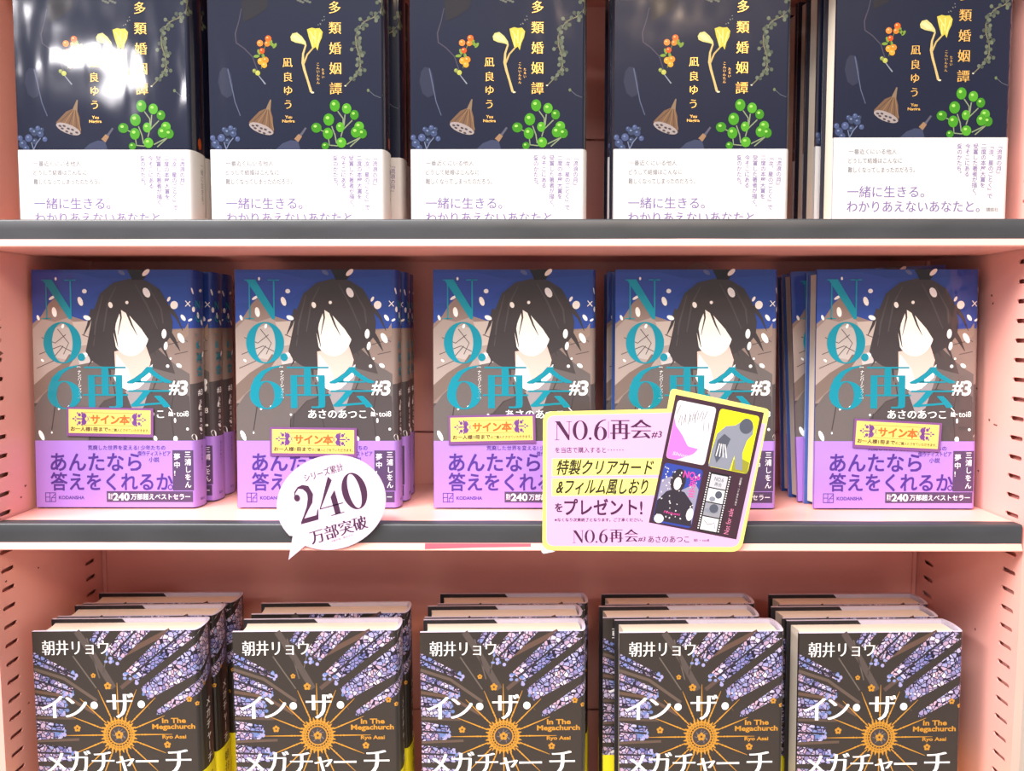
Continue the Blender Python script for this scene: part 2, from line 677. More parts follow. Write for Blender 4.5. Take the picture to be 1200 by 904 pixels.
def wall(pm, path, z0, z1, m, smooth_from=1, smooth_to=None, flip=False):
    pts = []
    for x, y in path:
        pts += [(x, y, z0), (x, y, z1)]
    fs = [(2 * i, 2 * i + 2, 2 * i + 3, 2 * i + 1) for i in range(len(path) - 1)]
    pm.raw(pts[:4], [(0, 2, 3, 1)], m)
    pm.raw(pts[2:-2], [(2 * i, 2 * i + 2, 2 * i + 3, 2 * i + 1) for i in range(len(path) - 3)], m, True)
    pm.raw(pts[-4:], [(0, 2, 3, 1)], m)


def case_mesh(pm, sh, out_m, in_m, rim_m, flap_m=None, back_m=None):
    """hard cover in its jacket: front board, rounded spine, back board, as one folded solid"""
    P = sh.path()
    Q = offset_path(P, sh.th, sh.b)
    Q[0], Q[-1] = (0, sh.th), (0, sh.T - sh.th)
    wall(pm, P, 0, sh.H, out_m)
    wall(pm, Q, 0, sh.H, in_m)
    for z in (0, sh.H):
        pts = []
        for p, q in zip(P, Q):
            pts += [(p[0], p[1], z), (q[0], q[1], z)]
        pm.raw(pts, [(2 * i, 2 * i + 2, 2 * i + 3, 2 * i + 1) for i in range(len(P) - 1)], rim_m)
    pm.raw([(0, 0, 0), (0, sh.th, 0), (0, sh.th, sh.H), (0, 0, sh.H)], [(0, 1, 2, 3)], out_m)
    pm.raw([(0, sh.T - sh.th, 0), (0, sh.T, 0), (0, sh.T, sh.H), (0, sh.T - sh.th, sh.H)], [(0, 1, 2, 3)], back_m or out_m)
    if flap_m:
        y = sh.T - sh.th - 0.12
        pm.raw([(0, y, 0), (66, y, 0), (66, y, sh.H - 9), (58, y, sh.H), (0, y, sh.H)], [(0, 1, 2, 3, 4)], flap_m)


def pages_mesh(sh, rec=3.2):
    pm = PM()
    th, T = sh.th + 0.25, sh.T
    k = 8
    outl = [(sh.Wf - 0.5, th)]
    for i in range(1, k):
        t = pi * i / k
        outl.append((sh.Wf - 0.5 + (sh.b - sh.th - 0.6) * sin(t), T / 2 - (T / 2 - th) * cos(t)))
    outl.append((sh.Wf - 0.5, T - th))
    for i in range(k + 1):
        t = i / k
        outl.append((rec + 1.6 * sin(pi * t), T - th - (T - 2 * th) * t))
    n = len(outl)
    z0, z1 = rec, sh.H - rec
    pts = [(x, y, z0) for x, y in outl] + [(x, y, z1) for x, y in outl]
    pm.raw(pts, [tuple(range(n)), tuple(range(n, 2 * n))] + [(i, (i + 1) % n, n + (i + 1) % n, n + i) for i in range(n)], PAGE)
    return pm


def band_mesh(pm, sh, z1, m, off, edge_m=None):
    P = offset_path(sh.path(), -off, sh.b)
    P[0], P[-1] = (0.0, -off), (0.0, sh.T + off)
    wall(pm, P, 0.3, z1, m)
    Q = offset_path(sh.path(), -0.05, sh.b)
    Q[0], Q[-1] = (0.0, -0.05), (0.0, sh.T + 0.05)
    pts = []
    for p, q in zip(P, Q):
        pts += [(p[0], p[1], z1), (q[0], q[1], z1)]
    pm.raw(pts, [(2 * i, 2 * i + 2, 2 * i + 3, 2 * i + 1) for i in range(len(P) - 1)], m)
    # strip of the band folded round both fore edges
    for y0, y1 in ((-off, sh.th + .1), (sh.T - sh.th - .1, sh.T + off)):
        pm.raw([(-0.2, y0, 0.3), (-0.2, y1, 0.3), (-0.2, y1, z1), (-0.2, y0, z1)], [(0, 1, 2, 3)], m)
        pm.raw([(-0.2, y0, z1), (-0.2, y1, z1), (0, y1, z1), (0, y0, z1)], [(0, 1, 2, 3)], m)


FILM_A = (22.0, 1.0, 0.08)
FILM_B = (60.0, 0.55, 0.10)


NAVY = '#0c1128'


# ---- A: dark botanical novel (top shelf)
def art_top(sh):
    a = lambda h, r=0.4: mat(tone(h, 0.62) if h != NAVY else h, r, coat=1.0, film=FILM_A, name='botanical_print')
    pm = PM(sh.sf, lambda x, y: ((x - 45) * 0.123, 62 + (887 - y) * 0.1206))
    case_mesh(pm, sh, a(NAVY), mat('#e9e4dc', 0.7, name='endpaper'), mat('#20263c', 0.5, name='jacket_edge'), a(NAVY))
    gold = mat('#e8b45e', 0.32, metal=0.55, coat=0.6, film=FILM_A, name='gold_foil')
    # spine: a dark jacket with an orange berry low down
    us = (sh.Wf + sh.L * 0.45) / 0.123 + 45
    pm.ell(us, 830, 22, 36, a('#d0571c'), 1)
    # faint leaf, upper left
    pm.poly([(250, 0), (330, -60), (420, -40), (400, 40), (330, 90), (262, 120)], a('#231f28'), 1)
    pm.stroke([(250, 40, 5), (232, 120, 6), (210, 190, 8), (215, 245, 8), (262, 278, 7), (312, 330, 7), (345, 430, 6)], a('#4a4254'), 2)
    # grey feather leaf
    pm.poly([(110, 420), (130, 392), (160, 395), (178, 430), (190, 500), (182, 560), (150, 575), (118, 550), (100, 480)], a('#2c3048'), 1)
    pm.stroke([(160, 400, 7), (180, 500, 7), (200, 600, 6), (230, 682, 5)], a('#59607c'), 2)
    # orange berries
    br = [(407, 220, 19, '#e06a1e'), (357, 247, 19, '#e88a3a'), (400, 250, 17, '#d9822a'), (368, 293, 17, '#d8551c'), (360, 355, 20, '#eca22e'),
          (388, 348, 19, '#e88c28'), (380, 378, 17, '#f0a836'), (340, 425, 15, '#b9bd54'), (320, 412, 12, '#8a9a48')]
    for gx, gy in ((430, 255), (445, 262), (335, 325), (350, 300), (375, 325), (420, 245)):
        pm.ell(gx, gy, 18, 9, a('#7d9a38'), 2, rot=gx * 7 % 180)
    pm.stroke([(330, 420, 5), (360, 460, 6), (385, 492, 8)], a('#8f94a0'), 2)
    pm.stroke([(395, 250, 4), (370, 310, 4), (362, 400, 4)], a('#6f7a3c'), 2)
    for i, (x, y, r, c) in enumerate(br):
        pm.ell(x, y, r, r * 1.02, a(c, 0.3), 3 + 0.2 * i)
        pm.ell(x - r * .25, y - r * .3, r * .3, r * .25, a('#f6c88a'), 5.2)
    # yellow petals
    pm.poly([(540, 210), (552, 190), (580, 183), (610, 208), (632, 240), (636, 262), (610, 252), (570, 244), (545, 232)], a('#d8cf86'), 3)
    pm.poly([(548, 208), (570, 196), (600, 216), (620, 244), (580, 236)], a('#e9e3a2'), 4)
    pm.poly([(640, 165), (668, 155), (690, 160), (716, 158), (734, 180), (728, 215), (712, 250), (702, 292), (690, 270), (672, 284), (662, 250), (650, 210)], a('#d8c84e'), 3)
    for q in ((655, 175, 690, 230), (690, 172, 690, 250), (720, 185, 700, 265), (670, 200, 672, 270)):
        pm.line([(q[0], q[1]), (q[2], q[3])], 7, a('#efe68a'), 4)
    pm.stroke([(632, 258, 10), (615, 310, 12), (612, 365, 16), (622, 410, 15), (640, 470, 13), (660, 540, 15)], a('#d8bc7a'), 3)
    pm.stroke([(672, 280, 9), (640, 315, 10), (618, 368, 12)], a('#cdb06c'), 3.3)
    pm.ell(668, 543, 10, 5, a('#f3e6c0'), 4)
    for i in range(7):
        pm.ell(708 + 6 * i + (i % 2) * 8, 138 - 8 * i + (i % 3) * 5, 3, 3, a('#8f9088'), 2)
    # title and author in gold
    for ch, y in zip('多類婚姻譚', (35, 157, 278, 398, 519)):
        pm.char(ch, 808, y, 78, gold, 5, off=-0.006, smear=0.018)
    for ch, y in zip('凪良ゆう', (362, 449, 530, 614)):
        pm.char(ch, 520, y, 62, gold, 5, off=-0.006, smear=0.015)
    pm.txt('Yuu', 500, 681, 42, 18, gold, 5, off=0.02)
    pm.txt('Nagira', 483, 706, 75, 22, gold, 5, off=0.02)
    pm.vtxt('こんいんたん', 703, 362, 22, 20, gold, 5)
    pm.vtxt('たるい', 733, 396, 21, 19, gold, 5)
    # grey green vine, right
    vine = [(1095, -10), (1085, 50), (1040, 95), (985, 120), (945, 165), (930, 215), (935, 270), (955, 330), (958, 385), (930, 440), (868, 502)]
    pm.line(vine, 6, a('#7f7a5c'), 3)
    rnd = random.Random(3)
    for x, y in vine[:-1]:
        for k in range(5):
            dx, dy = rnd.uniform(-34, 34), rnd.uniform(-26, 26)
            pm.line([(x, y), (x + dx, y + dy)], 2.5, a('#6a6a56'), 2)
            pm.ell(x + dx, y + dy, 11, 12, a(('#5a6250', '#6b7260', '#4b5348')[k % 3]), 3 + .1 * k, n=10)
    pm.ell(866, 503, 6, 4, a('#e6dfc8'), 4)
    pm.line([(1005, 530), (1040, 560), (1075, 575), (1090, 555)], 3, a('#6a6f78'), 2)
    pm.ell(1003, 530, 8, 10, a('#6b7a52'), 2.4)
    # lotus pod
    pm.poly([(280, 722), (310, 690), (345, 655), (380, 640), (412, 645), (425, 690), (428, 760), (430, 790), (360, 770)], a('#7a5a42'), 3)
    for k in range(6):
        pm.line([(385 + 4 * k, 645), (310 + 24 * k, 715 + 11 * k)], 5, a('#93714f' if k % 2 else '#5f4634'), 3.5)
    pm.stroke([(415, 585, 7), (404, 625, 22), (398, 648, 30)], a('#8a7258'), 3.2)
    pm.ell(354, 760, 78, 28, a('#a89a98'), 4, rot=-22)
    for k, (x, y) in enumerate(((305, 742), (330, 742), (355, 758), (380, 765), (405, 782), (345, 775), (372, 788), (318, 757))):
        pm.ell(x, y, 10, 6, a('#4a4048'), 5, rot=-20, n=10)
    # dark pod at the bottom
    pm.poly([(440, 887), (480, 850), (530, 830), (575, 835), (590, 887)], a('#3c4260'), 3)
    pm.stroke([(625, 755, 12), (600, 790, 14), (582, 812, 22)], a('#5a5868'), 3)
    pm.stroke([(590, 800, 26), (565, 832, 32)], a('#a07c5c'), 3.4)
    # blue berries bottom left
    for i, (x, y, r) in enumerate(((75, 850, 24), (112, 815, 22), (150, 780, 22), (185, 790, 20), (210, 822, 15), (150, 835, 18), (130, 765, 14), (170, 755, 14),
                                   (195, 765, 13), (95, 878, 20), (60, 815, 16))):
        pm.ell(x, y, r, r * 1.05, a(('#3f4c72', '#4c5a84', '#36425f')[i % 3]), 3 + .1 * i)
        pm.ell(x - 4, y - 6, r * .3, r * .25, a('#7d8bb0'), 4.5)
    pm.line([(140, 885), (160, 845), (185, 815)], 6, a('#7480a0'), 5)
    pm.line([(140, 885), (128, 840)], 6, a('#7480a0'), 5)
    # green berries
    st = a('#8d9a76')
    for p in (((818, 655), (850, 700), (850, 760)), ((862, 675), (855, 740), (835, 810)), ((905, 710), (845, 770)), ((780, 745), (800, 800), (808, 850)),
              ((715, 770), (750, 785)), ((760, 820), (765, 860), (815, 865)), ((870, 855), (950, 815)), ((890, 870), (970, 800))):
        pm.line(list(p), 7, st, 2.5)
    for i, (x, y, rx, ry) in enumerate(((801, 622, 30, 36), (872, 640, 28, 32), (918, 678, 26, 30), (763, 706, 32, 37), (832, 752, 25, 30), (688, 755, 31, 30),
                                        (757, 790, 30, 35), (946, 748, 29, 30), (965, 790, 27, 30), (926, 782, 30, 34), (838, 845, 29, 31), (740, 865, 22, 22))):
        pm.ell(x, y, rx, ry, a(('#4a9e1c', '#58ac26', '#408f18')[i % 3], 0.3), 3.5 + 0.15 * i, n=24)
        pm.ell(x - rx * .22, y - ry * .3, rx * .34, ry * .26, a('#a9e06a', 0.3), 5.5, n=12)
    for i in range(6):
        pm.ell(590 + 14 * i, -8 + 6 * (i % 3), 9, 7, a('#6a6c62'), 2)
    return pm


def band_top(sh):
    w = mat('#c4c1c0', 0.6, coat=0.0, name='white_paper_band')
    pm = PM(sh.sf, lambda x, y: ((x - 98) * 0.1248, 62 - (y - 68) * 0.124), base=0.5)
    band_mesh(pm, sh, 62, w, 0.45)
    pur, gry = mat('#6a568f', 0.5, name='violet_ink'), mat('#6c6c76', 0.5, name='grey_ink')
    pm.txt('一番近くにいる他人', 188, 134, 284, 31, gry, 1, off=0.006)
    pm.txt('どうして結婚はこんなに', 186, 187, 318, 32, gry, 1, off=0.006)
    pm.txt('難しくなってしまったのだろう。', 186, 240, 396, 34, gry, 1, off=0.006)
    pm.txt('一緒に生きる。', 186, 352, 455, 68, pur, 1, off=-0.004, smear=0.008)
    pm.txt('わかりあえないあなたと。', 186, 442, 786, 64, pur, 1, off=-0.004, smear=0.008)
    for s, x in (('『流浪の月』', 1078), ('『汝、星のごとく』で', 1030), ('二度の本屋大賞を', 985), ('受賞した著者が描く、', 937), ('今そこにある', 890), ('愛のかたち。', 843)):
        pm.vtxt(s, x, 103, 32.5, 33, pur, 1, off=0.006)
    pm.txt('講談社', 1012, 480, 72, 24, gry, 1)
    us = (sh.Wf + sh.L * 0.5) / 0.1248 + 98
    pm.vtxt('一緒に生きる。', us, 120, 40, 38, gry, 1)
    return pm


# ---- B: illustrated novel with teal foil title (middle shelf)
def art_mid(sh):
    a = lambda h, r=0.4: mat(tone(h, 1.2), r, coat=1.0, film=FILM_B, name='illustration_print')

    def mp(x, y):
        return (x - 38.5) / (602 - 10 * (y - 30) / 850) * 131, (880 - y) * 0.2259
    pm = PM(sh.sf, mp)
    case_mesh(pm, sh, a('#2b4592'), mat('#ece6e2', 0.7, name='endpaper'), mat('#3a56a8', 0.5, name='jacket_edge'), a('#33549c'), a('#8fb0dc'))
    R = (sh.Wf + sh.L + 12) / 131 * 600 + 38          # right end incl. spine, art px
    FX = sh.Wf / 131 * 600 + 36
    ink, coatc = '#3c3738', '#5f5857'
    # sky tones
    pm.quad((38, 30), (R, 30), (R, 60), (38, 60), a('#27418e'), 0.5, n=40)
    for p, c in (([(38, 40), (200, 40), (330, 70), (250, 130), (38, 150)], '#30489a'), ([(480, 60), (FX, 50), (FX, 140), (560, 170)], '#2a4796')):
        pm.poly(p, a(c), 0.8)
    # ruins
    pm.quad((38, 262), (R, 230), (R, 520), (38, 520), a('#83726b'), 1, n=40)
    pm.poly([(38, 300), (38, 222), (70, 195), (100, 150), (125, 128), (150, 160), (168, 190), (238, 212), (300, 212), (310, 300)], a('#85746e'), 1.3)
    pm.poly([(38, 240), (75, 205), (120, 215), (170, 200), (225, 240), (250, 300), (215, 370), (120, 410), (38, 470)], a('#9a8c86'), 1.6)
    pm.poly([(95, 250), (140, 228), (185, 240), (205, 300), (165, 350), (110, 340)], a('#aaa29e'), 1.9)
    pm.poly([(185, 215), (265, 210), (300, 235), (270, 290), (215, 300)], a('#b5a8a0'), 1.9)
    pm.poly([(500, 250), (560, 246), (600, 238), (FX, 218), (FX, 262), (560, 300)], a('#8f7b70'), 1.6)
    pm.poly([(38, 440), (90, 395), (150, 360), (170, 330), (200, 330), (150, 400), (60, 480), (38, 500)], a('#6f5f58'), 2.0)
    pm.poly([(200, 330), (240, 318), (262, 335), (255, 365), (210, 375)], a('#b4adac'), 2.2)
    for p in (((60, 330), (140, 300), (180, 320)), ((50, 380), (120, 350)), ((70, 270), (120, 290), (160, 260)), ((110, 345), (150, 300)), ((520, 300), (600, 280), (FX - 4, 285)),
              ((240, 300), (290, 250)), ((220, 260), (260, 275), (285, 320)), ((560, 330), (FX - 4, 320)), ((130, 240), (170, 290), (150, 330))):
        pm.line(list(p), 3, a('#55494a'), 2.4)
    # dark cloak
    pm.quad((38, 505), (R, 415), (R, 645), (38, 645), a('#474142'), 2.6, n=40)
    pm.poly([(38, 642), (38, 520), (70, 475), (130, 420), (165, 375), (235, 362), (300, 352), (350, 345), (450, 280), (500, 310), (540, 350), (580, 380), (FX, 400), (FX, 642)], a(coatc), 2.9)
    pm.poly([(440, 300), (500, 312), (545, 352), (560, 400), (480, 380)], a('#453f3f'), 3.2)
    for p in (((330, 430), (345, 520), (370, 640)), ((420, 470), (395, 560)), ((120, 480), (100, 600)), ((560, 420), (540, 540), (550, 640)), ((500, 400), (470, 470)), ((250, 540), (240, 635))):
        pm.line(list(p), 4, a('#3b3637'), 3.2)
    # generic dark haired bust without features
    pm.poly([(232, 320), (250, 240), (262, 180), (290, 115), (340, 76), (400, 62), (460, 68), (510, 98), (540, 150), (556, 215), (552, 260), (520, 300), (470, 330), (400, 380), (330, 385), (280, 370), (250, 350)], a(ink), 3.5)
    pm.poly([(338, 320), (455, 300), (472, 350), (455, 410), (395, 432), (340, 400)], a('#dcb4aa'), 3.8)
    pm.poly([(345, 330), (385, 380), (400, 425), (360, 428), (338, 405)], a('#f0e2dc'), 4.1)
    pm.poly([(330, 405), (370, 395), (400, 425), (455, 385), (478, 365), (470, 410), (425, 450), (390, 462), (345, 440)], a('#efe8e8'), 4.4)
    pm.poly([(375, 462), (430, 440), (480, 400), (440, 520), (405, 545)], a('#8a8488'), 4.1)
    pm.ell(398, 248, 70, 88, a('#f4e6df'), 4.4, n=30)
    pm.poly([(345, 290), (452, 270), (440, 312), (408, 336), (385, 330)], a('#f4e6df'), 4.5)
    pm.poly([(312, 265), (318, 190), (345, 140), (420, 120), (490, 180), (488, 262), (470, 285), (440, 240), (395, 190), (366, 172), (352, 205), (336, 250), (345, 310), (330, 330)], a(ink), 4.8)
    for p in (((300, 120), (272, 220), (262, 300)), ((350, 90), (318, 150), (296, 270)), ((470, 90), (515, 170), (525, 260)), ((420, 80), (460, 150), (500, 240))):
        pm.stroke([(p[0][0], p[0][1], 3), (p[1][0], p[1][1], 7), (p[2][0], p[2][1], 3)], a('#4a4648'), 5.0)
    hs = a(ink)
    for k, p in enumerate((((300, 250, 16), (268, 330, 12), (240, 372, 2)), ((330, 300, 14), (318, 370, 12), (322, 425, 2)), ((262, 260, 14), (246, 320, 10), (252, 362, 2)), ((520, 220, 24), (560, 280, 14), (580, 318, 2)),
                           ((490, 250, 22), (520, 310, 12), (538, 350, 2)), ((470, 250, 16), (474, 300, 9), (492, 336, 2)), ((350, 150, 16), (338, 240, 10), (352, 305, 2)), ((395, 150, 26), (430, 215, 16), (478, 280, 3)),
                           ((380, 160, 10), (405, 225, 6), (424, 262, 1.5)), ((540, 160, 20), (572, 200, 10), (592, 246, 2)), ((262, 170, 16), (244, 226, 10), (226, 262, 2)), ((360, 150, 10), (366, 200, 6), (352, 262, 1.5)))):
        pm.stroke(list(p), hs, 5.05 + .01 * k)
    # dark knot over the head and loose leaves at the top edge
    pm.poly([(392, 30), (480, 30), (462, 52), (452, 66), (410, 66), (404, 50)], a('#1f1b1e'), 5.0)
    pm.ell(462, 40, 17, 8, a('#e6dcd6'), 5.2, rot=40)
    pm.ell(372, 40, 14, 7, a('#55618e'), 5.2, rot=-30)
    # falling white petals
    pet = [(217, 142, 9, 17, -20), (233, 106, 9, 8, 0), (328, 155, 8, 11, -20), (389, 146, 6, 6, 0), (462, 111, 12, 19, -30), (563, 155, 14, 15, 30), (544, 134, 5, 10, 30), (633, 170, 6, 10, 0),
           (595, 200, 7, 13, -35), (523, 257, 9, 17, 5), (585, 272, 10, 20, -30), (528, 300, 7, 15, 10), (533, 372, 6, 6, 0), (575, 370, 11, 7, 30), (240, 200, 14, 8, 20), (120, 180, 9, 18, -10),
           (113, 129, 14, 5, -30), (128, 62, 4, 6, 0), (62, 620, 8, 20, -25), (480, 630, 7, 10, -30), (555, 632, 8, 10, 0), (625, 628, 9, 14, -30), (130, 522, 4, 8, 30), (238, 545, 4, 4, 0), (168, 517, 7, 5, 0),
           (60, 200, 5, 10, -20), (620, 208, 8, 4, -30), (630, 105, 3, 12, -15), (555, 566, 4, 9, 0), (600, 597, 5, 5, 0), (100, 610, 3, 4, 0), (545, 345, 4, 4, 0), (150, 230, 5, 8, 20), (72, 352, 7, 4, 40), (225, 335, 15, 8, -25)]
    for i, (x, y, rx, ry, r) in enumerate(pet):
        pm.ell(x, y, rx, ry, a('#f4f0f2'), 5.4 + .02 * i, rot=-r, n=12)
    pm.line([(605, 140), (622, 160)], 3, a('#f4f0f2'), 5.4)
    pm.line([(622, 142), (604, 160)], 3, a('#f4f0f2'), 5.5)
    # foil title
    teal = mat('#18a2ba', 0.3, metal=0.45, coat=0.6, film=FILM_B, name='teal_foil')
    wht = a('#fbfafa')
    pm.didone('N', 74, 65, 116, 140, teal, 7)
    pm.didone('O', 77, 218, 140, 142, teal, 7)
    pm.didone('.', 202, 326, 28, 28, teal, 7)
    pm.didone('6', 88, 372, 124, 152, teal, 7)
    pm.txt('再', 228, 374, 148, 148, teal, 7, off=-0.018, smear=0.055)
    pm.txt('会', 388, 374, 152, 146, teal, 7, off=-0.018, smear=0.05)
    pm.txt('#', 532, 425, 38, 50, wht, 7, off=0.02, shear=0.18)
    pm.txt('3', 570, 423, 32, 54, wht, 7, off=0.025, shear=0.12)
    pm.vtxt('[ナンバーシックス]', 207, 374, 12.3, 15, wht, 7)
    pm.txt('あさのあつこ', 302, 528, 212, 30, wht, 7, smear=0.02)
    pm.txt('絵', 532, 534, 17, 17, wht, 7, off=0.02)
    pm.ell(554, 543, 2.5, 2.5, wht, 7, n=8)
    pm.txt('toi8', 561, 532, 45, 20, wht, 7)
    pm.line([(515, 500), (545, 532)], 2.5, wht, 6.5)
    # spine
    us = (sh.Wf + sh.L * 0.36) / 131 * 600 + 38
    sc = 131 / 600
    for i, ch in enumerate('NO.6再会'):
        pm.char(ch, us, 150 + i * 48, 40, teal, 7, off=0.02)
    pm.txt('#3', us - 16, 455, 32, 24, wht, 7, off=0.02)
    pm.vtxt('あさのあつこ', us, 490, 22, 20, wht, 7)
    for y in (100, 190, 215, 330, 520, 600):
        pm.ell(us + (y % 37) - 10, y, 6, 12, a('#f4f0f2'), 6, rot=y, n=10)
    return pm


def band_mid(sh):
    p = mat('#a87fd8', 0.42, coat=0.35, name='lilac_paper_band')
    pm = PM(sh.sf, lambda x, y: ((x + 54) * 0.1097, (555 - y) * 0.1135), base=0.5)
    band_mesh(pm, sh, 54.5, p, 0.45)
    d = mat('#4a2a86', 0.5, name='violet_ink')
    g = mat('#4c3a5e', 0.5, name='dark_violet_ink')
    w = mat('#f3eef8', 0.5, name='white_ink')
    pm.txt('あんたなら', 58, 166, 668, 124, d, 1, off=0.018)
    pm.txt('答えをくれるか', 56, 304, 900, 128, d, 1, off=0.018)
    pm.ring(940, 408, 20, 20, 12, 12, d, 1, n=16)
    pm.txt('荒廃した世界を変える! 少年たちの', 335, 108, 572, 34, d, 1, off=0.012)
    pm.txt('傑作ディストピア', 702, 148, 242, 36, d, 1, off=0.01)
    pm.txt('小説', 784, 192, 76, 36, d, 1, off=0.01)
    pm.rect(958, 143, 1110, 432, g, 1)
    pm.vtxt('三浦しをん', 1072, 146, 54, 50, w, 2, off=0.008)
    pm.vtxt('夢中!', 992, 160, 58, 50, w, 2, off=0.008)
    pm.rect(467, 437, 1104, 515, g, 1)
    pm.txt('累計', 478, 452, 34, 44, w, 2)
    pm.txt('240', 514, 450, 122, 54, w, 2, off=0.03)
    pm.txt('万部超えベストセラー', 646, 454, 440, 44, w, 2, off=0.008)
    # publisher's mark: square outline with inner strokes
    for q in ((12, 447, 90, 452), (12, 510, 90, 515), (12, 447, 17, 515), (85, 447, 90, 515), (44, 447, 49, 515), (12, 478, 49, 483)):
        pm.rect(*q, d, 1)
    pm.line([(58, 515), (58, 485), (90, 485)], 5, d, 1.3)
    pm.line([(55, 490), (88, 455)], 5, d, 1.5)
    pm.txt('KODANSHA', 112, 471, 190, 25, d, 1, off=0.03)
    us = (sh.Wf + sh.L * 0.4) / 0.1097 - 54
    pm.vtxt('あさのあつこ', us, 110, 30, 27, d, 1)
    pm.txt('講談社', us - 30, 490, 60, 20, d, 1)
    return pm


def signed_label():
    """small yellow card with a violet rim, stuck on the wrapped cover"""
    fr, ye = mat('#7a4a86', 0.45, name='violet_rim'), mat('#dcc86c', 0.45, name='yellow_label_paper')
    orr, br, pu = mat('#e8622a', 0.5, name='orange_ink'), mat('#5a4634', 0.5, name='brown_ink'), mat('#6a3a86', 0.5, name='violet_ornament_ink')
    W, H = 70.0, 23.5
    k = W / 1000.0            # art: 1000 x 336 px
    pm = PM(lambda u, z, off: (u, -0.5 - off, z), lambda x, y: ((x - 500) * k, (168 - y) * k))
    pm.box(-W / 2, W / 2, -0.5, 0, -H / 2, H / 2, fr)
    pm.rect(24, 24, 970, 300, ye, 1)
    for i, ch in enumerate('サイン本'):
        pm.char(ch, 332 + i * 112, 138, 118, orr, 2, off=0.035)
    pm.line([(190, 62), (800, 62)], 4, br, 2)
    pm.line([(190, 206), (800, 206)], 4, br, 2)
    pm.txt('お一人様1冊まで', 48, 226, 428, 50, br, 2, off=0.028)
    pm.txt('のご購入とさせていただきます。', 484, 240, 470, 36, br, 2, off=0.016)
    for s, cx in ((1, 170), (-1, 815)):
        for dx, dy, rx, ry in ((30, -36, 30, 32), (30, 36, 30, 32), (-22, -46, 18, 20), (-22, 46, 18, 20), (-30, 0, 34, 8), (20, 0, 26, 10), (-66, -20, 10, 9), (-66, 20, 10, 9), (-90, 0, 16, 10),
                               (-44, -66, 8, 12), (-44, 66, 8, 12), (8, -68, 10, 12), (8, 68, 10, 12)):
            pm.ell(cx + s * dx, 135 + dy, rx, ry, pu, 2, n=12)
        pm.line([(cx + s * 62, 100), (cx + s * 95, 168)], 5, pu, 2)
        pm.line([(cx + s * 62, 170), (cx + s * 95, 102)], 5, pu, 2.2)
    return pm


